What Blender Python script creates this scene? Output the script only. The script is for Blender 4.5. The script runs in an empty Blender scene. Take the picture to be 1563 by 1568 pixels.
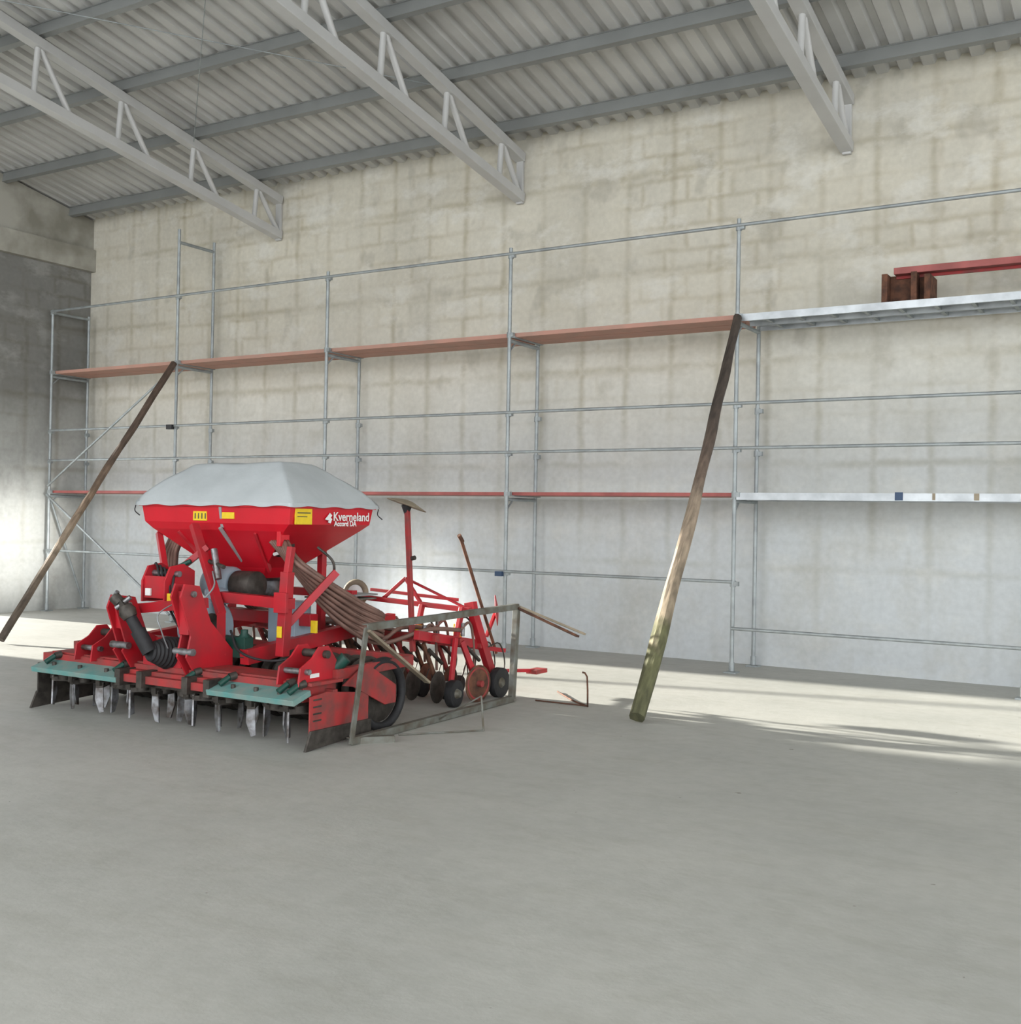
import bpy, math, random
from mathutils import Vector, Matrix, noise
random.seed(7)
S=bpy.context.scene
V=Vector
# ---------------------------------------------------------------- materials
def mat(name,col,rough=.6,metal=0.,var=.15,scale=6.,bump=.0,col2=None,thr=(.35,.65),bscale=None,spec=.4):
    m=bpy.data.materials.new(name); m.use_nodes=True; nt=m.node_tree; N=nt.nodes; L=nt.links
    b=N['Principled BSDF']; b.inputs['Roughness'].default_value=rough; b.inputs['Metallic'].default_value=metal
    b.inputs['Specular IOR Level'].default_value=spec
    tc=N.new('ShaderNodeTexCoord'); no=N.new('ShaderNodeTexNoise'); no.inputs['Scale'].default_value=scale; no.inputs['Detail'].default_value=6
    L.new(tc.outputs['Object'],no.inputs['Vector'])
    cr=N.new('ShaderNodeValToRGB'); e=cr.color_ramp.elements
    e[0].position=thr[0]; e[1].position=thr[1]
    c2=col2 if col2 else tuple(c*(1-var) for c in col)
    e[0].color=(*c2,1); e[1].color=(*col,1)
    L.new(no.outputs['Fac'],cr.inputs['Fac']); L.new(cr.outputs['Color'],b.inputs['Base Color'])
    if bump:
        n2=N.new('ShaderNodeTexNoise'); n2.inputs['Scale'].default_value=bscale or scale*4; n2.inputs['Detail'].default_value=5
        L.new(tc.outputs['Object'],n2.inputs['Vector'])
        bp=N.new('ShaderNodeBump'); bp.inputs['Strength'].default_value=bump; bp.inputs['Distance'].default_value=.02
        L.new(n2.outputs['Fac'],bp.inputs['Height']); L.new(bp.outputs['Normal'],b.inputs['Normal'])
    return m
RED=mat('red_paint',(.46,.012,.022),.42,0,.35,5,col2=(.30,.022,.028))
REDD=mat('red_paint_dusty',(.34,.03,.03),.62,0,.4,9,.1,col2=(.18,.045,.04))
REDP=mat('red_paint_hopper',(.56,.010,.022),.32,0,.12,3)
TEAL=mat('teal_paint',(.10,.26,.245),.6,0,.3,8,.1,col2=(.19,.26,.235))
DGREEN=mat('dark_green_plastic',(.01,.06,.045),.5,0,.3,8)
BLACK=mat('black_rubber',(.022,.022,.024),.65,0,.4,12,.1)
DSTEEL=mat('dark_steel',(.085,.075,.065),.55,.5,.5,14,.1)
WSTEEL=mat('worn_steel',(.36,.37,.39),.42,.8,.5,12,.1,col2=(.10,.085,.075))
GALV=mat('galvanised_tube',(.34,.37,.375),.5,.4,.25,8,.0)
GALVD=mat('galvanised_frame',(.19,.20,.18),.6,.35,.3,8,.1,col2=(.11,.095,.07))
ALU=mat('steel_deck',(.52,.55,.57),.45,.5,.3,5,.0)
TARP=mat('tarp_cover',(.43,.46,.47),.5,0,.14,3,.3,bscale=7)
HOSE=mat('brown_hose',(.20,.115,.09),.5,0,.3,8)
BLUE=mat('pale_blue_housing',(.30,.38,.44),.5,0,.2,6)
YEL=mat('yellow_label',(.75,.53,.02),.5,0,.1,30)
WHT=mat('white_label',(.75,.75,.73),.5,0,.05,20)
INK=mat('label_ink',(.05,.05,.05),.6)
RUST=mat('rust',(.16,.07,.04),.85,.1,.5,10,.3,col2=(.06,.03,.02))
TANM=mat('tan_metal',(.30,.25,.18),.7,.2,.3,8)
DECKW=mat('deck_salmon_wood',(.42,.225,.175),.75,0,.25,4,.1,col2=(.35,.21,.165))
DECKR=mat('deck_red_edge',(.36,.10,.09),.6,0,.3,4,.0)
BPAINT=mat('blue_clamp',(.03,.06,.12),.5)
ROOFM=mat('roof_sheet',(.52,.52,.505),.42,.2,.2,1.2)
PURL=mat('purlin_grey',(.26,.27,.265),.5,.3,.12,2)
TRUSSM=mat('truss_paint',(.48,.48,.47),.45,.1,.08,3)
EDGE=mat('hopper_strap',(.3,.29,.29),.6)

def wood(name,stops):
    m=bpy.data.materials.new(name); m.use_nodes=True; nt=m.node_tree; N=nt.nodes; L=nt.links
    b=N['Principled BSDF']; b.inputs['Roughness'].default_value=.85
    tc=N.new('ShaderNodeTexCoord'); sp=N.new('ShaderNodeSeparateXYZ'); L.new(tc.outputs['Object'],sp.inputs[0])
    n1=N.new('ShaderNodeTexNoise'); n1.inputs['Scale'].default_value=5; n1.inputs['Detail'].default_value=6; L.new(tc.outputs['Object'],n1.inputs['Vector'])
    ma=N.new('ShaderNodeMath'); ma.operation='MULTIPLY_ADD'; ma.inputs[1].default_value=.9; L.new(n1.outputs['Fac'],ma.inputs[0]); L.new(sp.outputs['Z'],ma.inputs[2])
    dv=N.new('ShaderNodeMath'); dv.operation='DIVIDE'; dv.inputs[1].default_value=5; L.new(ma.outputs[0],dv.inputs[0])
    cr=N.new('ShaderNodeValToRGB'); e=cr.color_ramp.elements
    e[0].position=stops[0][0]; e[0].color=(*stops[0][1],1); e[1].position=stops[-1][0]; e[1].color=(*stops[-1][1],1)
    for p,c in stops[1:-1]:
        q=e.new(p); q.color=(*c,1)
    L.new(dv.outputs[0],cr.inputs['Fac'])
    mp=N.new('ShaderNodeMapping'); mp.inputs['Scale'].default_value=(30,8,3); L.new(tc.outputs['Object'],mp.inputs[0])
    n2=N.new('ShaderNodeTexNoise'); n2.inputs['Scale'].default_value=1; n2.inputs['Detail'].default_value=5; L.new(mp.outputs[0],n2.inputs['Vector'])
    mr=N.new('ShaderNodeMapRange'); mr.inputs[1].default_value=.3; mr.inputs[2].default_value=.7; mr.inputs[3].default_value=.5; mr.inputs[4].default_value=1.15; L.new(n2.outputs['Fac'],mr.inputs[0])
    mx=N.new('ShaderNodeVectorMath'); mx.operation='MULTIPLY'; L.new(cr.outputs['Color'],mx.inputs[0]); L.new(mr.outputs[0],mx.inputs[1])
    L.new(mx.outputs[0],b.inputs['Base Color'])
    bp=N.new('ShaderNodeBump'); bp.inputs['Strength'].default_value=.6; bp.inputs['Distance'].default_value=.01; L.new(n2.outputs['Fac'],bp.inputs['Height']); L.new(bp.outputs['Normal'],b.inputs['Normal'])
    return m

def wall_mat(name,axis,dark=False):
    m=bpy.data.materials.new(name); m.use_nodes=True; nt=m.node_tree; N=nt.nodes; L=nt.links
    b=N['Principled BSDF']; b.inputs['Roughness'].default_value=.9; b.inputs['Specular IOR Level'].default_value=.2
    tc=N.new('ShaderNodeTexCoord'); sp=N.new('ShaderNodeSeparateXYZ'); L.new(tc.outputs['Object'],sp.inputs[0])
    cb=N.new('ShaderNodeCombineXYZ'); L.new(sp.outputs[axis],cb.inputs[0]); L.new(sp.outputs['Z'],cb.inputs[1])
    def noi(scale,detail,sx=1,sy=1,rough=.5,off=0):
        mp=N.new('ShaderNodeMapping'); mp.inputs['Scale'].default_value=(sx,sy,1); mp.inputs['Location'].default_value=(off,off,0); L.new(cb.outputs[0],mp.inputs[0])
        n=N.new('ShaderNodeTexNoise'); n.inputs['Scale'].default_value=scale; n.inputs['Detail'].default_value=detail; n.inputs['Roughness'].default_value=rough
        L.new(mp.outputs[0],n.inputs['Vector']); return n.outputs['Fac']
    def mrange(s,a,b_,c,d):
        r=N.new('ShaderNodeMapRange'); r.inputs[1].default_value=a; r.inputs[2].default_value=b_; r.inputs[3].default_value=c; r.inputs[4].default_value=d; L.new(s,r.inputs[0]); return r.outputs[0]
    def mix(fac,A,B,typ='MIX'):
        x=N.new('ShaderNodeMix'); x.data_type='RGBA'; x.blend_type=typ
        if isinstance(fac,(int,float)): x.inputs[0].default_value=fac
        else: L.new(fac,x.inputs[0])
        for i,q in ((6,A),(7,B)):
            if isinstance(q,tuple): x.inputs[i].default_value=(*q,1)
            else: L.new(q,x.inputs[i])
        return x.outputs[2]
    def math_(op,a,b_):
        x=N.new('ShaderNodeMath'); x.operation=op
        for i,q in enumerate((a,b_)):
            if isinstance(q,(int,float)): x.inputs[i].default_value=q
            else: L.new(q,x.inputs[i])
        return x.outputs[0]
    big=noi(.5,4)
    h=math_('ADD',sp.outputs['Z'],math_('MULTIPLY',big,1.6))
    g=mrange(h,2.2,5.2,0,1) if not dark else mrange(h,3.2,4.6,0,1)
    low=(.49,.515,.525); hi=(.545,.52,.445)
    if dark: low=(.46,.47,.45); hi=(.19,.19,.178)  # left wall: shade on its upper part is put into this darker colour
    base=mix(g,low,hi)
    # slightly wobbly block grid: damp mortar joints that bleed into the blocks
    nv=N.new('ShaderNodeTexNoise'); nv.inputs['Scale'].default_value=2.5; nv.inputs['Detail'].default_value=4; L.new(cb.outputs[0],nv.inputs['Vector'])
    sv_=N.new('ShaderNodeVectorMath'); sv_.operation='MULTIPLY_ADD'; sv_.inputs[1].default_value=(.10,.10,0); L.new(nv.outputs['Color'],sv_.inputs[0]); L.new(cb.outputs[0],sv_.inputs[2])
    def brick(w,hh,ms,off,c1,c2,mo):
        br=N.new('ShaderNodeTexBrick'); L.new(sv_.outputs[0],br.inputs['Vector']); br.offset=off
        br.inputs['Scale'].default_value=1; br.inputs['Brick Width'].default_value=w; br.inputs['Row Height'].default_value=hh
        br.inputs['Mortar Size'].default_value=ms; br.inputs['Mortar Smooth'].default_value=1
        br.inputs['Color1'].default_value=(*c1,1); br.inputs['Color2'].default_value=(*c2,1); br.inputs['Mortar'].default_value=(*mo,1); return br
    b1=brick(.60,.30,.055,.5,(1.04,1.04,1.04),(.94,.93,.905),(.83,.80,.74))
    b2=brick(.62,1.22,.075,0,(1.02,1.02,1.02),(.97,.965,.95),(.80,.775,.72))
    f1=math_('MULTIPLY',mrange(noi(.45,4,off=7,rough=.6),.44,.58,.15,1.),mrange(sp.outputs['Z'],2.,5.,.15,1.))
    f2=math_('MULTIPLY',mrange(noi(.55,4,off=19,rough=.6),.40,.56,.2,1.),mrange(h,1.4,3.4,.35,1.))
    base=mix(f1,base,mix(1.,base,b1.outputs['Color'],'MULTIPLY'))
    base=mix(f2,base,mix(1.,base,b2.outputs['Color'],'MULTIPLY'))
    # broad blotches of damp
    st=mrange(noi(1,6,1.2,.6,.62,3),.48,.70,0,.5)
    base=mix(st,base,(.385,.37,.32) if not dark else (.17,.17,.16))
    # small rounded drip marks
    dr=math_('MULTIPLY',mrange(noi(2.2,3,1,.7,.5,31),.60,.68,0,.5),mrange(sp.outputs['Z'],2,3.5,.2,1))
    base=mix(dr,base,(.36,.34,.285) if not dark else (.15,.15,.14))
    # whitish efflorescence smears
    ws=math_('MULTIPLY',mrange(noi(1.5,6,1,1.6,.65,11),.52,.64,0,.6),mrange(sp.outputs['Z'],1,6,.3,1))
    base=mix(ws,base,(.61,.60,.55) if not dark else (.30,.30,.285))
    fin=mrange(noi(14,6),.3,.7,.94,1.05)
    vm=N.new('ShaderNodeVectorMath'); vm.operation='MULTIPLY'; L.new(base,vm.inputs[0]); L.new(fin,vm.inputs[1])
    L.new(vm.outputs[0],b.inputs['Base Color'])
    bp=N.new('ShaderNodeBump'); bp.inputs['Strength'].default_value=.12; bp.inputs['Distance'].default_value=.01; L.new(noi(20,5),bp.inputs['Height'])
    L.new(bp.outputs['Normal'],b.inputs['Normal'])
    return m
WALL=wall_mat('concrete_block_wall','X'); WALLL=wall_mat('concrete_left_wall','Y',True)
RINGB=mat('ring_beam_concrete',(.38,.37,.325),.9,0,.3,1.6,.1,col2=(.23,.22,.185),thr=(.4,.62))
def floor_mat():
    m=bpy.data.materials.new('concrete_floor'); m.use_nodes=True; nt=m.node_tree; N=nt.nodes; L=nt.links
    b=N['Principled BSDF']; b.inputs['Roughness'].default_value=.62; b.inputs['Specular IOR Level'].default_value=.3
    tc=N.new('ShaderNodeTexCoord')
    def noi(sc,de,ro=.55,st=(1,1,1),rot=0):
        mp=N.new('ShaderNodeMapping'); mp.inputs['Scale'].default_value=st; mp.inputs['Rotation'].default_value=(0,0,rot); L.new(tc.outputs['Object'],mp.inputs[0])
        n=N.new('ShaderNodeTexNoise'); n.inputs['Scale'].default_value=sc; n.inputs['Detail'].default_value=de; n.inputs['Roughness'].default_value=ro; L.new(mp.outputs[0],n.inputs['Vector']); return n.outputs['Fac']
    def ramp(src,p0,c0,p1,c1):
        cr=N.new('ShaderNodeValToRGB'); e=cr.color_ramp.elements; e[0].position=p0; e[0].color=(*c0,1); e[1].position=p1; e[1].color=(*c1,1); L.new(src,cr.inputs['Fac']); return cr.outputs[0]
    def mul(a,b_):
        x=N.new('ShaderNodeVectorMath'); x.operation='MULTIPLY'; L.new(a,x.inputs[0]); L.new(b_,x.inputs[1]); return x.outputs[0]
    c=ramp(noi(.7,7,.6),.3,(.39,.392,.362),.72,(.475,.472,.435))
    c=mul(c,ramp(noi(9,6,.6),.25,(.90,.90,.89),.6,(1,1,1)))
    c=mul(c,ramp(noi(13,2,.5),.21,(.45,.42,.36),.24,(1,1,1)))
    c=mul(c,ramp(noi(2.6,8,.7,(.5,1.6,1),.5),.36,(.93,.925,.91),.5,(1,1,1)))
    L.new(c,b.inputs['Base Color'])
    bp=N.new('ShaderNodeBump'); bp.inputs['Strength'].default_value=.18; bp.inputs['Distance'].default_value=.01; L.new(noi(25,6),bp.inputs['Height']); L.new(bp.outputs['Normal'],b.inputs['Normal'])
    return m
FLOOR=floor_mat()
# ---------------------------------------------------------------- mesh builder
class MB:
    def __init__(s): s.v=[];s.f=[];s.m=[];s.sm=[];s.mats=[]
    def mi(s,m):
        if m not in s.mats: s.mats.append(m)
        return s.mats.index(m)
    def add(s,vs,fs,m,smooth=False):
        o=len(s.v); s.v+=[tuple(x) for x in vs]; i=s.mi(m)
        for f in fs: s.f.append([o+k for k in f]); s.m.append(i); s.sm.append(smooth)
    def frame(s,d,up=None):
        d=V(d).normalized(); up=V(up) if up else (V((0,0,1)) if abs(d.z)<.95 else V((0,1,0)))
        a=d.cross(up).normalized(); b=a.cross(d).normalized(); return d,a,b
    def tube(s,p,q,r,m,n=10,r2=None):
        p=V(p);q=V(q); d,a,b=s.frame(q-p); r2=r if r2 is None else r2; vs=[]
        for c,rr in ((p,r),(q,r2)):
            for i in range(n):
                t=2*math.pi*i/n; vs.append(c+(a*math.cos(t)+b*math.sin(t))*rr)
        s.add(vs,[[i,(i+1)%n,n+(i+1)%n,n+i] for i in range(n)],m,True)
        s.add(vs[:n],[list(range(n))[::-1]],m); s.add(vs[n:],[list(range(n))],m)
    def path(s,pts,r,m,n=8,sub=6):
        P=[V(p) for p in pts]
        if sub>1 and len(P)>2:
            Q=[]; E=[2*P[0]-P[1]]+P+[2*P[-1]-P[-2]]
            for i in range(1,len(E)-2):
                for k in range(sub):
                    t=k/sub; p0,p1,p2,p3=E[i-1:i+3]
                    Q.append(.5*((2*p1)+(-p0+p2)*t+(2*p0-5*p1+4*p2-p3)*t*t+(-p0+3*p1-3*p2+p3)*t**3))
            Q.append(P[-1]); P=Q
        vs=[]; a=None
        for i,c in enumerate(P):
            d=(P[min(i+1,len(P)-1)]-P[max(i-1,0)]).normalized()
            if a is None: _,a,_b=s.frame(d)
            a=(a-d*a.dot(d)).normalized(); b=a.cross(d)
            for k in range(n):
                t=2*math.pi*k/n; vs.append(c+(a*math.cos(t)+b*math.sin(t))*r)
        L=len(P)
        s.add(vs,[[j*n+i,j*n+(i+1)%n,(j+1)*n+(i+1)%n,(j+1)*n+i] for j in range(L-1) for i in range(n)]+[list(range(n)),list(range((L-1)*n,L*n))],m,True)
    def hexa(s,vs,m):
        s.add(vs,[[0,3,2,1],[4,5,6,7],[0,1,5,4],[1,2,6,5],[2,3,7,6],[3,0,4,7]],m)
    def box(s,c,sz,m,rot=None):
        c=V(c); x,y,z=[k/2 for k in sz]; R=rot or Matrix.Identity(3)
        s.hexa([c+R@V(k) for k in ((-x,-y,-z),(x,-y,-z),(x,y,-z),(-x,y,-z),(-x,-y,z),(x,-y,z),(x,y,z),(-x,y,z))],m)
    def b2(s,lo,hi,m):
        s.box([(a+b)/2 for a,b in zip(lo,hi)],[abs(b-a) for a,b in zip(lo,hi)],m)
    def beam(s,p,q,w,h,m,up=None):
        p=V(p);q=V(q);d,a,b=s.frame(q-p,up); a=a*w/2;b=b*h/2
        s.hexa([p-a-b,p+a-b,p+a+b,p-a+b,q-a-b,q+a-b,q+a+b,q-a+b],m)
    def prism(s,poly,th,m):
        th=V(th); n=len(poly); P=[V(p)-th/2 for p in poly]+[V(p)+th/2 for p in poly]
        s.add(P,[list(range(n))[::-1],list(range(n,2*n))]+[[i,(i+1)%n,n+(i+1)%n,n+i] for i in range(n)],m)
    def lathe(s,c,axis,prof,m,n=24,smooth=True):
        c=V(c); d,a,b=s.frame(axis); vs=[]
        for (h,r) in prof:
            for i in range(n):
                t=2*math.pi*i/n; vs.append(c+d*h+(a*math.cos(t)+b*math.sin(t))*r)
        k=len(prof)
        s.add(vs,[[j*n+i,j*n+(i+1)%n,(j+1)*n+(i+1)%n,(j+1)*n+i] for j in range(k-1) for i in range(n)],m,smooth)
        s.add(vs[:n],[list(range(n))[::-1]],m); s.add(vs[-n:],[list(range(n))],m)
    def torus(s,c,axis,R,r,m,n=28,k=8):
        c=V(c); d,a,b=s.frame(axis); vs=[]
        for i in range(n):
            t=2*math.pi*i/n; e=a*math.cos(t)+b*math.sin(t)
            for j in range(k):
                u=2*math.pi*j/k; vs.append(c+e*(R+r*math.cos(u))+d*r*math.sin(u))
        s.add(vs,[[i*k+j,((i+1)%n)*k+j,((i+1)%n)*k+(j+1)%k,i*k+(j+1)%k] for i in range(n) for j in range(k)],m,True)
    def obj(s,name,parent=None,bevel=0):
        me=bpy.data.meshes.new(name); me.from_pydata(s.v,[],s.f)
        for m in s.mats: me.materials.append(m)
        for p,i,sm in zip(me.polygons,s.m,s.sm): p.material_index=i; p.use_smooth=sm
        me.update()
        import bmesh
        bm=bmesh.new(); bm.from_mesh(me); bmesh.ops.recalc_face_normals(bm,faces=bm.faces); bm.to_mesh(me); bm.free()
        o=bpy.data.objects.new(name,me); S.collection.objects.link(o)
        if parent: o.parent=parent
        if bevel:
            bv=o.modifiers.new('bevel','BEVEL'); bv.width=bevel; bv.segments=2; bv.limit_method='ANGLE'; bv.angle_limit=math.radians(50)
        return o
def empty(name):
    o=bpy.data.objects.new(name,None); S.collection.objects.link(o); return o
# ---------------------------------------------------------------- room
WX=-16.62; WY=12.98; EH=6.66; SL=.2
def roofz(y): return EH+SL*(WY-y)
b=MB(); b.b2((-40,-14,-.2),(18,WY+.25,0),FLOOR); b.obj('floor')
b=MB(); b.b2((WX-.25,WY,0),(14,WY+.25,EH+.26),WALL); b.obj('wall_back')
D0,D1,DH=7.75,11.05,4.1
b=MB()
def lw(y0,y1,z0,z1=None):
    a0=z1 if z1 is not None else roofz(y0)+.25; a1=z1 if z1 is not None else roofz(y1)+.25
    x0,x1=WX-.25,WX
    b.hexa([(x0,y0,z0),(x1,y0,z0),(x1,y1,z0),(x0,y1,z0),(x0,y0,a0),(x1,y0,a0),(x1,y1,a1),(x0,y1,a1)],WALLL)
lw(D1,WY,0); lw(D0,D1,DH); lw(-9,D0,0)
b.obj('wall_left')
b=MB()   # concrete ring beam on the gable
b.b2((WX,-9,5.86),(WX+.12,WY,6.24),RINGB)
b.hexa([(WX,-9,6.24),(WX+.05,-9,6.24),(WX+.05,WY,6.24),(WX,WY,6.24),(WX,-9,roofz(-9)+.1),(WX+.05,-9,roofz(-9)+.1),(WX+.05,WY,roofz(WY)+.1),(WX,WY,roofz(WY)+.1)],RINGB)
b.obj('trim_1')
b=MB(); x=WX-.3; Y0=-9; Y1=WY+.02; prof=[]
while x<14:
    prof+=[(x,0),(x+.12,0),(x+.15,.055),(x+.22,.055)]; x+=.25
vs=[];fs=[]
for (px,pz) in prof:
    vs+=[(px,Y0,roofz(Y0)+.13+pz),(px,Y1,roofz(Y1)+.13+pz)]
for i in range(len(prof)-1): fs.append([2*i,2*i+2,2*i+3,2*i+1])
b.add(vs,fs,ROOFM)
vs2=[(v[0],v[1],v[2]+.06) for v in (V((WX-.3,Y0,roofz(Y0)+.2)),V((14,Y0,roofz(Y0)+.2)),V((14,Y1+.3,roofz(Y1)+.14)),V((WX-.3,Y1+.3,roofz(Y1)+.14)))]
b.add(vs2,[[0,1,2,3]],ROOFM)
b.obj('ceiling')
purly=[12.47-1.26*i for i in range(17)]
b=MB()
for y in purly:
    z=roofz(y)+.12; a=math.atan(SL); R=Matrix.Rotation(-a,3,'X')
    L=14-WX
    b.box((( 14+WX)/2,y,z-.075),(L,.012,.15),PURL,R)
    b.box((( 14+WX)/2,y+.03,z-.147),(L,.07,.008),PURL,R)
    b.box((( 14+WX)/2,y+.03,z-.005),(L,.07,.008),PURL,R)
b.obj('trim_2')
def truss(X):
    b=MB()
    def tz(y): return roofz(y)-.10
    def bz(y): return 6.0+.162*(WY-y)
    Ye=-2.
    b.beam((X,WY-.02,tz(WY)-.02),(X,Ye,tz(Ye)-.02),.145,.12,TRUSSM)
    b.beam((X,WY-.02,bz(WY)),(X,Ye,bz(Ye)),.145,.12,TRUSSM)
    b.box((X,WY-.03,(tz(WY)+bz(WY))/2-.02),(.10,.05,tz(WY)-bz(WY)+.12),TRUSSM)
    for y in purly:
        if y<Ye+.8: continue
        b.tube((X,y,tz(y)),(X,y-.06,bz(y)),.038,TRUSSM,10)
        b.tube((X,y-.02,tz(y)),(X,y+.5,bz(y+.5)) if y+.5<WY else (X,WY-.1,bz(WY)),.038,TRUSSM,10)
    return b.obj('roof_truss',bevel=.006)
for X in (-12.2,-7.85,-3.49,.87): truss(X)
b=MB()
b.tube((-12.2,11.2,6.9),(-7.85,7.4,7.55),.006,GALV,6); b.tube((-7.85,11.2,6.9),(-12.2,7.4,7.55),.006,GALV,6)
b.obj('trim_3')
# ---------------------------------------------------------------- scaffolding
FY,BY=12.1,12.82
b=MB(); r=.0242
frames=[-16.45,-13.45,-10.45,-7.45,-4.45,-1.45]
def post(x,y,top):
    b.tube((x,y,.02),(x,y,top),r,GALV); b.box((x,y,.008),(.14,.14,.016),GALV); b.tube((x,y,.02),(x,y,.12),.034,GALV)
def coup(x,y,z):
    b.tube((x,y,z-.035),(x,y,z+.035),.036,GALV,8); b.box((x+.045,y-.01,z),(.05,.05,.05),GALV)
tops={-16.45:(5.05,5.05),-13.45:(6.05,6.0),-10.45:(5.1,4.05),-7.45:(5.1,4.05),-4.45:(5.1,4.0),-1.45:(5.1,4.0)}
for x in frames:
    tf,tb=tops[x]; post(x,FY,tf); post(x,BY,tb)
    for z in (1.93,3.93): b.tube((x,FY,z),(x,BY,z),r,GALV); b.tube((x,FY,z-.14),(x,FY+.14,z-.02),.012,GALV,6)
    for z in (2.5,3.,1.,5.,2,4): coup(x,FY,z)
    for z in (2.5,3.): coup(x,BY,z)
b.tube((-16.45,FY,5.),(-16.45,BY,5.),r,GALV); b.tube((-13.45,FY,5.85),(-13.45,BY,5.85),r,GALV)
g=.019
for i in range(5):
    x0,x1=frames[i],frames[i+1]
    b.tube((x0,FY-.03,5.02),(x1,FY-.03,5.02),g,GALV)
    b.tube((x0,FY-.03,3.02),(x1,FY-.03,3.02),g,GALV); b.tube((x0,FY-.03,2.52),(x1,FY-.03,2.52),g,GALV)
    zz=1.02 if i<4 else .5
    b.tube((x0,FY-.03,zz),(x1,FY-.03,zz),g,GALV)
b.tube((-13.45,FY-.05,3.9),(-16.42,FY-.05,2.1),g,GALV); b.tube((-16.45,FY-.05,1.95),(-13.45,FY-.05,.12),g,GALV)
b.tube((-16.45,FY,1.95),(-16.45,BY,.1),g,GALV)
b.box((-13.5,FY-.06,3.0),(.12,.06,.07),BLACK)
b.box((-7.5,FY-.06,.99),(.1,.06,.06),BPAINT)
for i in range(5):
    x0,x1=frames[i]+.03,frames[i+1]-.03
    for z in (2.,4.):
        if i<4:
            m=DECKW if z>3 else DECKR; t=.05 if z>3 else .04
            for k in range(2):
                y0=FY+.03+k*.34; b.b2((x0,y0,z-t/2),(x1,y0+.32,z+t/2),m if k==0 or z>3 else DECKW)
            b.b2((x0,FY+.0,z-.035),(x0+.05,BY,z-.02),GALV)
        else:
            for k in range(2):
                y0=FY-.02+k*.37; b.b2((x0,y0,z-.01),(x1,y0+.35,z+.01),ALU)
                for yy in (y0,y0+.345): b.b2((x0,yy-.004,z-.06),(x1,yy+.004,z+.02),ALU)
                for q in range(8):
                    xx=x0+.25+q*.36; b.b2((xx,y0+.01,z-.045),(xx+.04,y0+.34,z-.01),GALV)
b.b2((-2.70,FY-.03,1.945),(-2.62,FY-.024,2.03),BPAINT)
b.b2((-2.33,FY-.027,1.95),(-2.30,FY-.024,2.02),TANM); b.b2((-1.93,FY-.027,1.95),(-1.88,FY-.024,2.02),TANM)
b.obj('scaffolding')
b=MB(); z0=4.021
b.b2((-2.92,12.28,z0),(-2.86,12.62,z0+.34),RUST); b.b2((-2.62,12.28,z0),(-2.56,12.62,z0+.34),RUST)
b.b2((-2.92,12.28,z0),(-2.42,12.62,z0+.03),RUST); b.b2((-2.88,12.44,z0),(-2.44,12.47,z0+.34),RUST)
b.b2((-2.48,12.26,z0),(-2.42,12.62,z0+.3),RUST)
b.b2((-2.8,12.3,z0+.33),(-.9,12.42,z0+.4),DECKR); b.b2((-2.8,12.42,z0+.3),(-.9,12.44,z0+.4),REDD)
b.b2((-1.1,12.28,z0),(-1.04,12.6,z0+.34),RUST)
b.obj('rusty_channel_iron',bevel=.004)
# ---------------------------------------------------------------- leaning timbers
def timber(name,p,q,w0,w1,m,bend,seed,sides=8,sq=.5):
    p=V(p);q=V(q); b=MB(); n=34; d,a,c=b.frame(q-p); vs=[]
    for j in range(n+1):
        t=j/n; w=w0+(w1-w0)*t
        cc=p+(q-p)*t+a*bend*math.sin(math.pi*t)+a*.02*noise.noise(V((t*6,seed,0)))+c*.012*noise.noise(V((t*6,seed,4)))
        for i in range(sides):
            th=2*math.pi*(i+.5)/sides; k=1/max(abs(math.cos(th)),abs(math.sin(th))); k=1+(k-1)*sq
            rr=w*k*(1+.2*noise.noise(V((math.cos(th)*1.5,math.sin(th)*1.5+seed,t*11))))
            vs.append(cc+(a*math.cos(th)+c*math.sin(th))*rr)
    b.add(vs,[[j*sides+i,j*sides+(i+1)%sides,(j+1)*sides+(i+1)%sides,(j+1)*sides+i] for j in range(n) for i in range(sides)]+[list(range(sides)),list(range(n*sides,(n+1)*sides))],m,False)
    return b.obj(name)
W1=wood('weathered_log',[(.06,(.09,.09,.045)),(.21,(.12,.12,.055)),(.27,(.30,.24,.165)),(.46,(.31,.24,.175)),(.54,(.14,.10,.075)),(.66,(.06,.045,.035))])
W2=wood('weathered_plank',[(.06,(.05,.04,.035)),(.22,(.15,.115,.085)),(.36,(.32,.25,.18)),(.46,(.22,.15,.10)),(.60,(.11,.075,.055)),(.95,(.08,.05,.035))])
timber('leaning_wooden_post',(-3.93,8.5,.06),(-4.42,12.02,3.98),.068,.044,W1,.03,1,8,.6)
timber('leaning_wooden_post',(-12.78,8.75,.05),(-13.42,12.02,3.97),.045,.045,W2,-.02,5,8,.9)
# ---------------------------------------------------------------- seed drill
SD=empty('seed_drill')
b=MB()
x0,x1,y0,y1=-7.96,-6.22,6.80,7.86
def ring(x0,x1,y0,y1,z): return [V((x0,y0,z)),V((x1,y0,z)),V((x1,y1,z)),V((x0,y1,z))]
rs=[ring(x0-.01,x1+.01,y0-.01,y1+.01,1.76),ring(x0,x1,y0,y1,1.74),ring(x0+.03,x1-.02,y0+.01,y1-.02,1.60),ring(x0+.10,x1-.1,y0+.04,y1-.06,1.54),ring(-7.45,-6.78,7.12,7.55,1.22),ring(-7.38,-6.86,7.18,7.48,1.12)]
vs=[v for q in rs for v in q]; fs=[]
for j in range(len(rs)-1):
    for i in range(4): fs.append([4*j+i,4*j+(i+1)%4,4*j+4+(i+1)%4,4*j+4+i])
fs+=[[0,1,2,3],[20,21,22,23]]
b.add(vs,fs,REDP)
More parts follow.
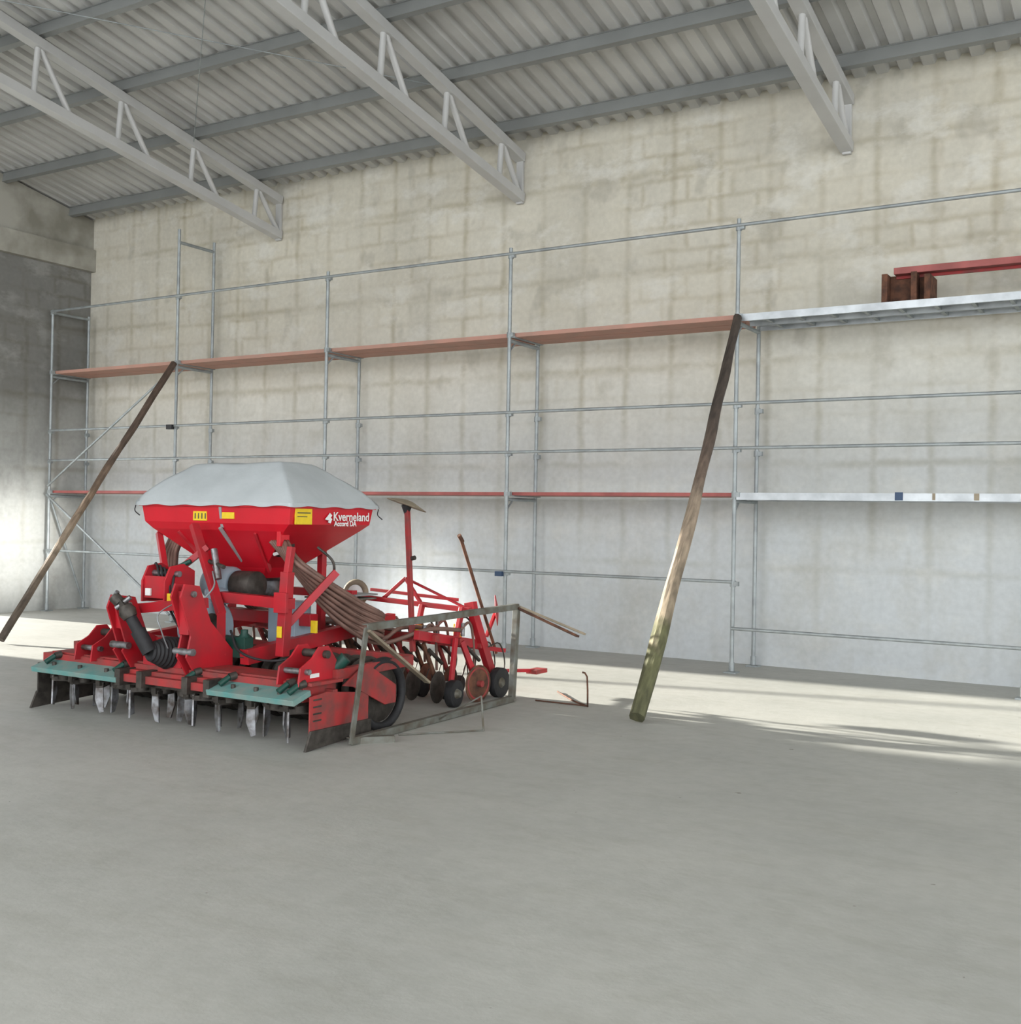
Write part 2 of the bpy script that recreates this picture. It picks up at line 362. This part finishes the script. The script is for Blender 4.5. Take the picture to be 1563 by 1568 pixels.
b.b2((x0-.02,y0-.02,1.735),(x1+.02,y1+.02,1.755),REDP)
b.beam((-7.0,6.80,1.74),(-7.0,6.83,1.56),.03,.02,EDGE); b.beam((-7.0,6.8,1.56),(-7.02,7.12,1.24),.03,.02,EDGE)
b.b2((-7.35,6.84,1.42),(-7.31,6.95,1.6),REDP); b.b2((-6.4,6.84,1.42),(-6.36,6.95,1.6),REDP)
for xx in (-7.55,-6.65): b.beam((xx,6.86,1.53),(xx+(.12 if xx<-7 else -.1),7.14,1.2),.025,.05,RED)
b.b2((-7.32,6.797,1.615),(-7.16,6.81,1.695),YEL); b.b2((-6.98,6.797,1.635),(-6.84,6.81,1.69),YEL)
for k in range(4): b.b2((-7.30+k*.04,6.7955,1.63),(-7.285+k*.04,6.81,1.68),INK)
b.b2((x1-.01,6.86,1.60),(x1+.004,7.06,1.73),YEL); b.b2((x1,6.88,1.69),(x1+.006,7.04,1.70),INK); b.b2((x1,6.88,1.66),(x1+.006,7.0,1.668),INK)
b.prism([(x1+.002,7.22,1.645),(x1+.002,7.27,1.635),(x1+.002,7.31,1.68),(x1+.002,7.28,1.70),(x1+.002,7.25,1.67)],(.008,0,0),WHT)
b.prism([(x1+.002,7.26,1.62),(x1+.002,7.29,1.61),(x1+.002,7.31,1.65),(x1+.002,7.29,1.66)],(.008,0,0),WHT)
b.prism([(-6.60,7.03,1.33),(-6.46,7.0,1.36),(-6.46,6.985,1.385),(-6.60,7.01,1.355)],(0,-.012,0),WHT)
b.obj('hopper',SD,.008)
for body,sz,y,z in (('Kverneland',.105,7.325,1.635),('Accord DA',.062,7.34,1.59)):
    t=bpy.data.curves.new('lettering','FONT'); t.body=body; t.size=sz; t.extrude=.001; t.offset=.0015
    t.materials.append(WHT); o=bpy.data.objects.new('lettering',t); S.collection.objects.link(o); o.parent=SD
    o.matrix_world=Matrix(((0,0,1,x1+.001),(1,0,0,y),(0,1,0,z),(0,0,0,1)))
# tarp cover
b=MB(); n1,n2=64,44; X0,X1,Y0,Y1=-8.0,-6.185,6.765,7.895
vs=[];fs=[]
def ch(x,y):
    a=min((x-X0)/.38,1); c=min((X1-x)/.40,1); d=min((y-Y0)/.30,1); e=min((Y1-y)/.42,1)
    a,c,d,e=[max(k,0) for k in (a,c,d,e)]
    t=min(a,c,d,e); s_=sorted((a,c,d,e))[1]
    h=.345*(t**.82)
    crease=.012*math.exp(-((s_-t)/.12)**2)*min(t*4,1)*(1-t)
    sag=.012*math.sin(x*7)*math.sin(y*5)*t
    return 1.772+h+crease+sag+.02*noise.noise(V((x*3.2,y*3.2,1)))*t
for j in range(n2+1):
    for i in range(n1+1):
        x=X0+(X1-X0)*i/n1; y=Y0+(Y1-Y0)*j/n2; vs.append((x,y,ch(x,y)))
for j in range(n2):
    for i in range(n1): k=j*(n1+1)+i; fs.append([k,k+1,k+n1+2,k+n1+1])
b.add(vs,fs,TARP,True)
rim=[(i,0) for i in range(n1+1)]+[(n1,j) for j in range(1,n2+1)]+[(i,n2) for i in range(n1-1,-1,-1)]+[(0,j) for j in range(n2-1,0,-1)]
sv=[];N_=len(rim)
for k,(i,j) in enumerate(rim):
    x,y,z=vs[j*(n1+1)+i]; dx=(i==n1)-(i==0); dy=(j==n2)-(j==0)
    w=.003*math.sin(k*1.1)+.003*math.sin(k*.37)
    sv+=[(x,y,z),(x+dx*(.006+w),y+dy*(.006+w),z-.028-.006*math.sin(k*.5))]
b.add(sv,[[2*k,2*k+1,2*((k+1)%N_)+1,2*((k+1)%N_)] for k in range(N_)],TARP,True)
for (xx,yy) in ((X0,Y0),(X0,Y0+.6),(X1,Y1)): b.path([(xx,yy,1.74),(xx-.01,yy,1.69),(xx+.02,yy+.03,1.65)],.005,BLACK,5,3)
b.obj('hopper_cover',SD)
# harrow
b=MB()
b.b2((-8.38,6.14,.33),(-5.46,6.50,.47),REDD)
b.b2((-8.3,6.17,.47),(-5.52,6.46,.485),REDD)
b.b2((-8.34,6.12,.30),(-5.5,6.52,.335),DSTEEL)
for (a,c) in ((-8.31,-7.26),(-6.26,-5.40)):
    b.hexa([(a,5.98,.33),(c,5.98,.33),(c,6.16,.385),(a,6.16,.385),(a,5.97,.37),(c,5.97,.37),(c,6.15,.425),(a,6.15,.425)],TEAL)
    for xx in (a+.2,(a+c)/2,c-.2): b.tube((xx,6.05,.38),(xx,6.05,.418),.018,DSTEEL,8)
b.b2((-7.24,6.02,.34),(-6.28,6.10,.40),REDD); b.b2((-7.24,6.08,.38),(-6.28,6.16,.43),REDD)
for xx in (-7.25,-7.0,-6.5,-6.27): b.b2((xx-.03,5.98,.31),(xx+.03,6.2,.44),DSTEEL)
for i in range(12):
    cx=-8.24+i*.242; ph=i*.9+.4; cy=6.26
    b.tube((cx,cy,.24),(cx,cy,.33),.06,DSTEEL,12); 
    d=V((math.cos(ph),math.sin(ph),0)); nrm=V((-d.y,d.x,0))
    b.beam(V((cx,cy,.245))-d*.11,V((cx,cy,.245))+d*.11,.06,.04,DSTEEL)
    for s_ in (-1,1):
        p=V((cx,cy,0))+d*s_*.1
        w=nrm*.026
        b.prism([p+w*1.1+V((0,0,.27)),p-w*1.1+V((0,0,.27)),p-w*1.3+V((0,0,.13)),p-w*.7+nrm*.02*s_+V((0,0,.03)),p+w*.7+nrm*.02*s_+V((0,0,.02)),p+w*1.4+V((0,0,.13))],d*.016,WSTEEL)
        b.box(p+V((0,0,.27)),(.05,.05,.05),DSTEEL)
for X,mm,f in ((-5.38,REDD,1),(-8.42,DSTEEL,-1)):
    b.prism([(X,6.12,.12),(X,6.78,.12),(X,6.78,.34),(X,6.62,.36),(X,6.3,.40),(X,6.12,.38)],(.014,0,0),mm)
    b.prism([(X+.012*f,6.06,.0),(X+.012*f,6.80,.04),(X+.012*f,6.80,.14),(X+.012*f,6.12,.14)],(.02,0,0),DSTEEL)
    b.beam((X-.1*f,6.4,.38),(X,6.4,.38),.05,.05,REDD)
for zz in (.2,.25,.3,.35): b.b2((-5.373,6.15,zz),(-5.368,6.24,zz+.012),DSTEEL)
b.obj('power_harrow',SD,.004)
# brackets + headstock
b=MB()
def bracket(cx):
    for dx in (-.10,.10):
        X=cx+dx
        b.prism([(X,6.08,.45),(X,6.50,.45),(X,6.50,.60),(X,6.40,.72),(X,6.30,.72),(X,6.22,.64),(X,6.10,.58)],(.016,0,0),RED)
    b.tube((cx-.14,6.36,.66),(cx+.14,6.36,.66),.03,DSTEEL,12)
    b.tube((cx-.14,6.16,.55),(cx+.14,6.16,.55),.022,WSTEEL,10)
    b.b2((cx-.1,6.42,.45),(cx+.1,6.5,.58),RED); b.b2((cx-.17,6.15,.45),(cx+.17,6.5,.475),REDD)
bracket(-7.80); bracket(-5.56)
b.b2((-5.454,6.2,.50),(-5.449,6.30,.53),WHT)
def plateYZ(X,pts,m=RED,t=.018): b.prism([(X,y,z) for y,z in pts],(t,0,0),m)
for X,zt in ((-7.30,-.12),(-6.58,0)):
    for dx in (-.05,.05):
        plateYZ(X+dx,[(6.12,.43),(6.5,.43),(6.5,.60),(6.26,.84+zt),(6.14,1.12+zt),(5.99,1.14+zt),(5.95,1.04+zt),(6.06,.74+zt),(6.02,.58)])
    b.b2((X-.05,6.2,.5),(X+.05,6.45,.6),RED); b.beam((X,6.05,.75),(X,6.03,1.08+zt),.10,.02,RED)
    b.tube((X-.1,6.05,.62),(X+.1,6.05,.62),.028,WSTEEL,12)
    b.tube((X-.08,6.07,1.06+zt),(X+.08,6.07,1.06+zt),.024,WSTEEL,12)
b.beam((-7.30,6.25,.9),(-6.58,6.25,.98),.08,.08,RED); b.beam((-7.42,6.42,.6),(-6.62,6.42,.6),.12,.12,RED)
for X in (-7.36,-7.10):
    plateYZ(X,[(6.3,.95),(6.62,.95),(6.62,1.2),(6.5,1.26),(6.36,1.24),(6.3,1.12)])
b.b2((-7.36,6.32,.98),(-7.10,6.36,1.16),RED); b.tube((-7.42,6.42,1.18),(-7.05,6.42,1.18),.025,WSTEEL,10)
b.b2((-7.04,6.28,.97),(-6.94,6.3,1.03),YEL); b.b2((-7.32,6.30,1.00),(-7.26,6.318,1.06),WHT)
b.beam((-7.22,6.72,1.58),(-6.78,6.62,.86),.07,.05,RED); b.beam((-7.05,6.72,1.4),(-7.35,6.55,1.12),.05,.05,RED)
b.beam((-6.78,6.62,.86),(-6.55,6.4,.55),.07,.05,RED)
b.beam((-6.92,6.74,.99),(-6.14,6.74,.97),.10,.085,RED); b.b2((-6.25,6.66,.90),(-6.12,6.69,1.06),RED)
b.beam((-6.2,6.76,1.22),(-6.22,6.74,.55),.08,.08,RED); b.beam((-6.2,6.8,1.42),(-6.2,6.76,1.2),.05,.05,RED)
b.beam((-5.98,7.1,1.22),(-6.28,6.76,.72),.045,.06,RED)
b.beam((-7.9,6.8,.95),(-7.4,6.8,.95),.09,.09,RED); b.beam((-7.85,6.9,1.5),(-7.6,6.8,.98),.05,.05,RED)
for X in (-7.8,-6.4):
    b.beam((X,6.5,.55),(X,8.4,.72),.09,.12,RED)
for X in (-7.8,-6.7): b.beam((X,7.75,1.5),(X,7.75,.6),.06,.06,RED)
b.beam((-8.0,7.85,.98),(-6.4,7.85,.98),.07,.07,RED); b.beam((-7.8,7.2,.8),(-6.3,7.2,.8),.1,.1,RED)
b.b2((-6.16,7.0,.72),(-6.1,7.02,.82),YEL); b.b2((-6.24,6.69,.70),(-6.19,6.70,.79),YEL)
b.tube((-6.96,6.7,1.38),(-6.86,6.66,1.14),.028,WSTEEL,10); b.tube((-7.0,6.69,1.28),(-6.8,6.66,1.24),.018,DSTEEL,8)
b.path([(-6.95,6.68,1.2),(-6.85,6.6,1.08),(-6.9,6.5,.95)],.008,GALV,6)
b.tube((-7.3,6.5,1.18),(-7.12,6.6,1.28),.02,DGREEN,8)
b.obj('headstock',SD,.004)
# fan, metering, driveline
b=MB()
b.lathe((-7.25,6.95,1.08),(1,0,0),[(0,.06),(.0,.13),(.04,.15),(.26,.15),(.30,.13),(.30,.05)],BLUE)
b.lathe((-6.93,6.95,1.08),(1,0,0),[(0,.05),(0,.12),(.22,.12),(.24,.05)],DSTEEL)
b.lathe((-7.08,6.66,.74),(1,-.1,0),[(0,.08),(.0,.21),(.03,.235),(.16,.235),(.19,.21),(.19,.07)],BLUE,28)
b.lathe((-6.9,6.62,.74),(1,-.1,0),[(0,.12),(.02,.12),(.03,.05)],DSTEEL)
b.lathe((-7.02,6.80,.92),(0,0,1),[(0,.1),(.12,.1),(.14,.06)],BLUE)
b.b2((-6.70,6.50,.54),(-6.40,6.60,.70),DGREEN); b.lathe((-6.45,6.55,.70),(0,0,1),[(0,.05),(.03,.03),(.06,.03)],DGREEN,12)
b.lathe((-6.97,7.33,.96),(0,0,1),[(0,.10),(.05,.13),(.14,.13),(.17,.2)],WSTEEL)
b.b2((-6.72,7.1,.6),(-6.42,7.3,.95),BLUE)
pto=[V((-7.04,5.90,.90)),V((-6.88,5.98,.60))]; dd=(pto[1]-pto[0])
b.tube(pto[0],pto[1],.045,BLACK,14); b.tube(pto[0]+dd*.45,pto[1],.058,BLACK,14)
b.lathe(pto[0]-dd*.02,dd,[(-.05,.05),(0,.07),(.05,.055)],DSTEEL,14)
yk=pto[0]-dd.normalized()*.07
b.box(yk,(.10,.06,.05),DSTEEL,Matrix.Rotation(.7,3,'Y')); b.tube(yk+V((-.05,-.03,-.03)),yk+V((.04,.03,.06)),.02,WSTEEL,10)
b.tube(yk+V((-.04,0,.01)),yk+V((-.09,-.02,.06)),.045,DSTEEL,12); b.tube(yk+V((-.11,-.02,.03)),yk+V((-.05,-.02,.10)),.018,WSTEEL,8)
pr=[]
for i in range(9): pr+=[(i*.028,.06+.055*min(1,i/5)),(i*.028+.014,.075+.055*min(1,i/5))]
b.lathe((-6.90,5.99,.60),(.12,.95,-.12),pr,BLACK,24)
b.b2((-7.15,6.15,.46),(-6.72,6.5,.62),RED)
for xx in (-6.55,-6.18,-5.50,-5.6,-7.35,-8.2): b.tube((xx,6.03,.41),(xx+.03,6.1,.46),.022,DGREEN,10); b.tube((xx+.03,6.1,.46),(xx+.05,6.15,.47),.03,DSTEEL,10)
b.tube((-5.5,6.5,.52),(-5.42,6.56,.62),.05,DGREEN,12)
for k in range(5):
    b.path([(-7.45+k*.04,6.5,1.2),(-7.3+k*.05,6.4,1.25-k*.02),(-7.15+k*.03,6.35,1.0),(-7.0+k*.05,6.42,.7),(-6.8,6.45,.52)],.011,BLACK,6)
b.path([(-6.55,6.5,.75),(-6.4,6.45,.6),(-6.1,6.45,.55),(-5.8,6.5,.6)],.011,BLACK,6)
b.path([(-6.78,6.2,1.0),(-6.80,5.99,.9),(-6.76,5.98,.78),(-6.8,6.1,.6)],.006,GALV,6)
b.obj('driveline',SD,.003)
# packer roller
b=MB()
b.tube((-8.35,7.03,.29),(-5.5,7.03,.29),.19,DSTEEL,24)
x=-8.35
while x<-5.48: b.torus((x,7.03,.29),(1,0,0),.24,.045,DSTEEL,28,6); x+=.125
b.torus((-5.44,7.03,.29),(1,0,0),.255,.035,BLACK,36,8); b.lathe((-5.47,7.03,.29),(1,0,0),[(0,.22),(.012,.22),(.02,.05),(.06,.04)],DSTEEL,28)
for X in (-5.38,-8.42):
    b.prism([(X,6.48,.42),(X,6.75,.56),(X,7.12,.36),(X,7.12,.22),(X,6.98,.22),(X,6.6,.40)],(.02,0,0),REDD)
    b.beam((X+(-.06 if X>-6 else .06),6.45,.5),(X+(-.06 if X>-6 else .06),7.4,.52),.06,.08,REDD)
b.beam((-8.4,7.4,.52),(-5.45,7.4,.52),.08,.08,REDD)
for i in range(22): b.beam((-8.35+i*.136,7.4,.5),(-8.35+i*.136,7.28,.28),.03,.015,DSTEEL)
b.obj('packer_roller',SD,.003)
# rear coulter unit
b=MB()
for (y,z) in ((8.12,.62),(8.5,.56),(8.85,.5)): b.beam((-8.4,y,z),(-5.68,y,z),.06,.06,REDD)
for X in (-8.3,-7.1,-5.75): b.beam((X,7.9,.66),(X,9.0,.48),.06,.08,RED)
ci=[]
for i in range(20):
    X=-8.38+i*.140; row=i%2; y=8.15 if row==0 else 8.55; z=.56
    m_=REDD if i%3 else RUST
    b.beam((X,y,z),(X,y+.22,.2),.026,.04,m_); b.beam((X,y+.2,.22),(X,y+.30,.06),.02,.06,DSTEEL)
    b.lathe((X+.03,y+.2,.15),(1,.12,0),[(-.004,.03),(-.003,.145),(.003,.145),(.004,.03)],RUST if i%2 else DSTEEL,22)
    b.lathe((X-.02,y+.42,.09),(1,0,0),[(-.02,.05),(-.022,.085),(.022,.085),(.02,.05)],BLACK,18)
    b.beam((X,y+.18,.25),(X-.02,y+.42,.11),.02,.025,m_)
    b.path([(X,y-.02,.66),(X+.02,y+.1,.72),(X,y+.2,.55),(X,y+.22,.3)],.014,HOSE,6,4)
    b.tube((X,y+.02,.6),(X,y+.02,.72),.02,WSTEEL,8)
    b.tube((X+.03,y+.05,.5),(X+.03,y+.26,.36),.018,DSTEEL,8)
    b.path([(X,y+.42,.12),(X+.01,y+.5,.28),(X,y+.56,.12),(X,y+.66,.02)],.007,DSTEEL,5,4)
    ci.append(V((X,y-.02,.66)))
b.lathe((-5.62,8.30,.12),(1,.1,0),[(-.03,.05),(-.035,.12),(.035,.12),(.03,.05)],BLACK,24); b.lathe((-5.6,8.30,.12),(1,.1,0),[(0,.05),(.045,.03)],GALVD,16)
b.lathe((-5.60,8.66,.17),(1,-.15,0),[(-.006,.04),(-.005,.17),(.005,.17),(.006,.04)],RUST,28); b.tube((-5.66,8.66,.17),(-5.55,8.66,.17),.03,REDD,12)
b.torus((-5.6,8.66,.17),(1,-.15,0),.14,.012,REDD,28,6)
b.lathe((-5.60,9.02,.14),(1,0,0),[(-.03,.06),(-.035,.14),(.035,.14),(.03,.06)],BLACK,24); b.lathe((-5.57,9.02,.14),(1,0,0),[(0,.05),(.02,.03)],GALVD,16)
b.beam((-5.70,8.70,.82),(-5.70,9.08,.14),.06,.09,RED); b.beam((-5.68,8.4,.6),(-5.66,8.3,.14),.03,.05,RED)
b.beam((-5.68,8.5,.56),(-5.62,8.66,.2),.03,.05,RED)
b.beam((-5.9,8.3,.56),(-5.66,9.2,.42),.05,.04,RED)
b.beam((-5.62,9.1,.24),(-5.5,9.6,.2),.05,.03,RED); b.b2((-5.56,9.45,.18),(-5.44,9.66,.22),REDD)
b.beam((-7.05,8.6,.90),(-5.66,8.6,.84),.045,.045,RED); b.beam((-6.68,8.6,.88),(-6.40,8.6,1.10),.03,.03,RED); b.beam((-6.40,8.6,1.10),(-6.22,8.6,.88),.03,.03,RED); b.beam((-6.40,8.6,1.1),(-5.68,8.62,.84),.022,.022,RED)
b.beam((-7.05,8.9,.95),(-6.0,8.9,.9),.03,.03,RED)
for X in (-6.95,-6.2,-5.75): b.beam((X,8.6,.86),(X,8.5,.56),.04,.05,RED)
b.beam((-5.8,8.75,.84),(-5.7,8.75,.86),.07,.10,RED)
b.torus((-7.0,8.6,.93),(.3,-1,.1),.105,.03,TANM,24,8); b.lathe((-7.0,8.6,.93),(.3,-1,.1),[(0,.09),(.01,.09),(.03,.03)],WHT,20)
b.b2((-6.9,7.75,.93),(-6.35,8.1,.945),GALVD); b.b2((-6.85,7.8,.965),(-6.35,8.12,.98),GALV); b.b2((-6.7,7.85,.90),(-6.5,8.0,1.0),REDD)
b.beam((-5.86,8.0,.5),(-6.04,8.12,1.76),.04,.04,REDD); b.beam((-6.04,8.12,1.74),(-6.05,8.12,1.82),.03,.03,DSTEEL)
b.lathe((-6.05,8.12,1.78),(.26,.22,1),[(0,.18),(.006,.19),(.045,.06),(.05,.02)],TANM,28); b.lathe((-6.045,8.12,1.70),(0,0,1),[(0,.02),(.08,.05),(.1,.02)],BLACK,12)
b.tube((-6.0,8.09,1.3),(-5.92,8.09,1.32),.02,DSTEEL,8)
b.tube((-5.8,8.63,1.49),(-5.78,9.25,.38),.016,RUST,8); b.tube((-5.8,8.6,1.52),(-5.8,8.66,1.46),.02,RUST,8)
b.lathe((-5.8,9.27,.79),(.85,.52,.1),[(-.012,.04),(-.004,.15),(.004,.15),(.02,.04)],RED,26); b.tube((-5.84,9.25,.79),(-5.74,9.3,.8),.025,DSTEEL,10)
b.beam((-5.8,9.1,.55),(-5.8,9.27,.79),.03,.03,RED)
for (xx,yy) in ((-6.15,8.45),(-5.95,8.8)): 
    b.b2((xx-.03,yy,.55),(xx+.03,yy+.06,.68),YEL); b.path([(xx,yy,.7),(xx+.05,yy+.1,.74),(xx+.1,yy+.2,.6)],.01,BLACK,6)
for k in range(6):
    xx=-6.2+k*.11; b.path([(xx,8.9,.48),(xx+.03,9.05,.5),(xx+.03,9.15,.3),(xx,9.1,.08)],.008,DSTEEL,5,4)
b.obj('rear_coulter_unit',SD,.003)
# hoses
b=MB()
b.lathe((-6.62,7.1,1.38),(.5,-.2,.3),[(0,.07),(.1,.09),(.14,.09)],DSTEEL,14)
for k in range(12):
    o=(k%6-2.5)*.046; l=(k//6)*.06; e=ci[max(0,19-2*k)]
    s0=V((-6.52+.03*(k%6),6.90+.03*(k//6),1.46))
    b.path([s0,V((-6.33+o*.9,6.90+l-o*.6,1.33)),V((-6.17+o*.6,7.06+l-o,1.08+o)),V((-6.06+o*.3,7.40+l,.84+o)),V((-6.05,7.8,.68+o*.9+l*.3)),V((max(e.x,-6.9),8.02,.70+l*.4)),e],.0195,HOSE,8,6)
for k in range(9):
    o=(k%5-2)*.035; l=(k//5)*.05; e=ci[2*k]
    b.path([V((-7.72+o,6.98+l,1.46)),V((-7.80+o,6.98+l,1.3)),V((-7.82+o,7.05+l,1.05)),V((-7.85+o,7.5,.82)),V((min(e.x,-7.2),7.95,.76)),e],.0165,HOSE,8,6)
for k in range(4): b.path([(-7.2+k*.05,7.3,1.12),(-7.2+k*.05,7.3,1.0),(-7.25+k*.04,7.4,.85),(-7.3+k*.1,7.9,.75)],.0165,HOSE,8,5)
b.path([(-6.12,7.02,1.42),(-6.02,7.1,1.3),(-6.05,7.12,1.15),(-6.1,7.0,1.05)],.012,DSTEEL,6)
b.obj('seed_hoses',SD)
# ---------------------------------------------------------------- loose metal frame beside the drill
b=MB()
def angle(p,q,w=.05,t=.006,up=(0,0,1),m=GALVD):
    p=V(p);q=V(q);d,a,c=b.frame(q-p,up)
    b.beam(p+a*w/2,q+a*w/2,t,w,m,up); b.beam(p+c*w/2,q+c*w/2,w,t,m,up)
angle((-5.27,6.43,0.01),(-5.33,6.66,.84),.05,up=(1,0,0)); angle((-5.33,6.66,.84),(-5.36,8.92,.87)); angle((-5.36,8.92,.87),(-5.36,8.86,.03),.05,up=(1,0,0))
angle((-5.27,6.43,.03),(-5.36,8.86,.03)); angle((-5.27,6.55,.02),(-5.1,6.75,.02))
b.beam((-5.30,6.66,.82),(-5.28,7.42,.35),.055,.02,TANM); b.beam((-5.34,8.9,.86),(-5.0,9.45,.58),.06,.02,RUST)
b.beam((-5.36,8.96,.87),(-4.95,9.5,.60),.04,.02,TANM)
b.path([(-5.21,6.95,.008),(-4.79,7.5,.008)],.007,GALVD,6,1); b.path([(-4.79,7.5,.0),(-4.83,7.52,.27)],.009,GALVD,6,1); b.path([(-4.83,7.52,.27),(-5.3,7.6,.02)],.007,GALVD,6,1)
b.obj('metal_frame',bevel=.002)
b=MB()
b.path([(-5.3,9.62,.01),(-4.9,9.2,.012),(-4.67,9.04,.01)],.008,RUST,6,3); b.path([(-4.67,9.04,0),(-4.68,9.04,.27),(-4.72,9.02,.31)],.009,RUST,6,2); b.path([(-4.67,9.04,.01),(-5.2,9.02,.01)],.007,RUST,6,1)
b.obj('bent_wire_rods')
# ---------------------------------------------------------------- light
w=bpy.data.worlds.new('World'); S.world=w; w.use_nodes=True; nt=w.node_tree; bg=nt.nodes['Background']
bg.inputs['Color'].default_value=(.95,.975,1,1); bg.inputs['Strength'].default_value=4.1
sun=bpy.data.lights.new('sun','SUN'); sun.energy=21; sun.angle=math.radians(1.3); sun.color=(1,.965,.88)
so=bpy.data.objects.new('sun',sun); S.collection.objects.link(so)
el=math.radians(11.5); d=V((math.cos(el),math.cos(el)*.06,-math.sin(el))); so.rotation_euler=d.to_track_quat('-Z','Y').to_euler()
def spot(loc,tgt,e,ang):
    sp=bpy.data.lights.new('fill_spot','SPOT'); sp.energy=e; sp.spot_size=math.radians(ang); sp.spot_blend=1; sp.shadow_soft_size=.3; sp.color=(1,.98,.94)
    po=bpy.data.objects.new('fill_spot',sp); S.collection.objects.link(po); po.location=loc
    po.rotation_euler=(V(tgt)-V(loc)).to_track_quat('-Z','Y').to_euler()
spot((-12.2,10.2,1.3),(-16.6,11.5,1.2),1500,31)  # added unseen spot, makes the glow on the left wall
spot((-8.3,9.9,.9),(-9.35,12.98,.3),600,40)  # second added spot, brightens the foot of the back wall behind the drill
# ---------------------------------------------------------------- camera
r0=V((.8535,.5211,0)).normalized(); f0=V((-.5211,.8535,0)).normalized(); u0=V((0,0,1))
th=12/1727; ro=.0185
f=(f0*math.cos(th)+u0*math.sin(th)).normalized(); u=r0.cross(f).normalized()
R=r0*math.cos(ro)+u*math.sin(ro); U=u*math.cos(ro)-r0*math.sin(ro)
cam=bpy.data.objects.new('camera',bpy.data.cameras.new('camera')); S.collection.objects.link(cam)
m=Matrix((R,U,-f)).transposed().to_4x4(); m.translation=V((0,0,1.67)); cam.matrix_world=m
cam.data.sensor_fit='HORIZONTAL'; cam.data.sensor_width=36; cam.data.lens=1727/1563*36; cam.data.clip_end=300
S.camera=cam
S.view_settings.view_transform='Standard'
S.view_settings.exposure=0
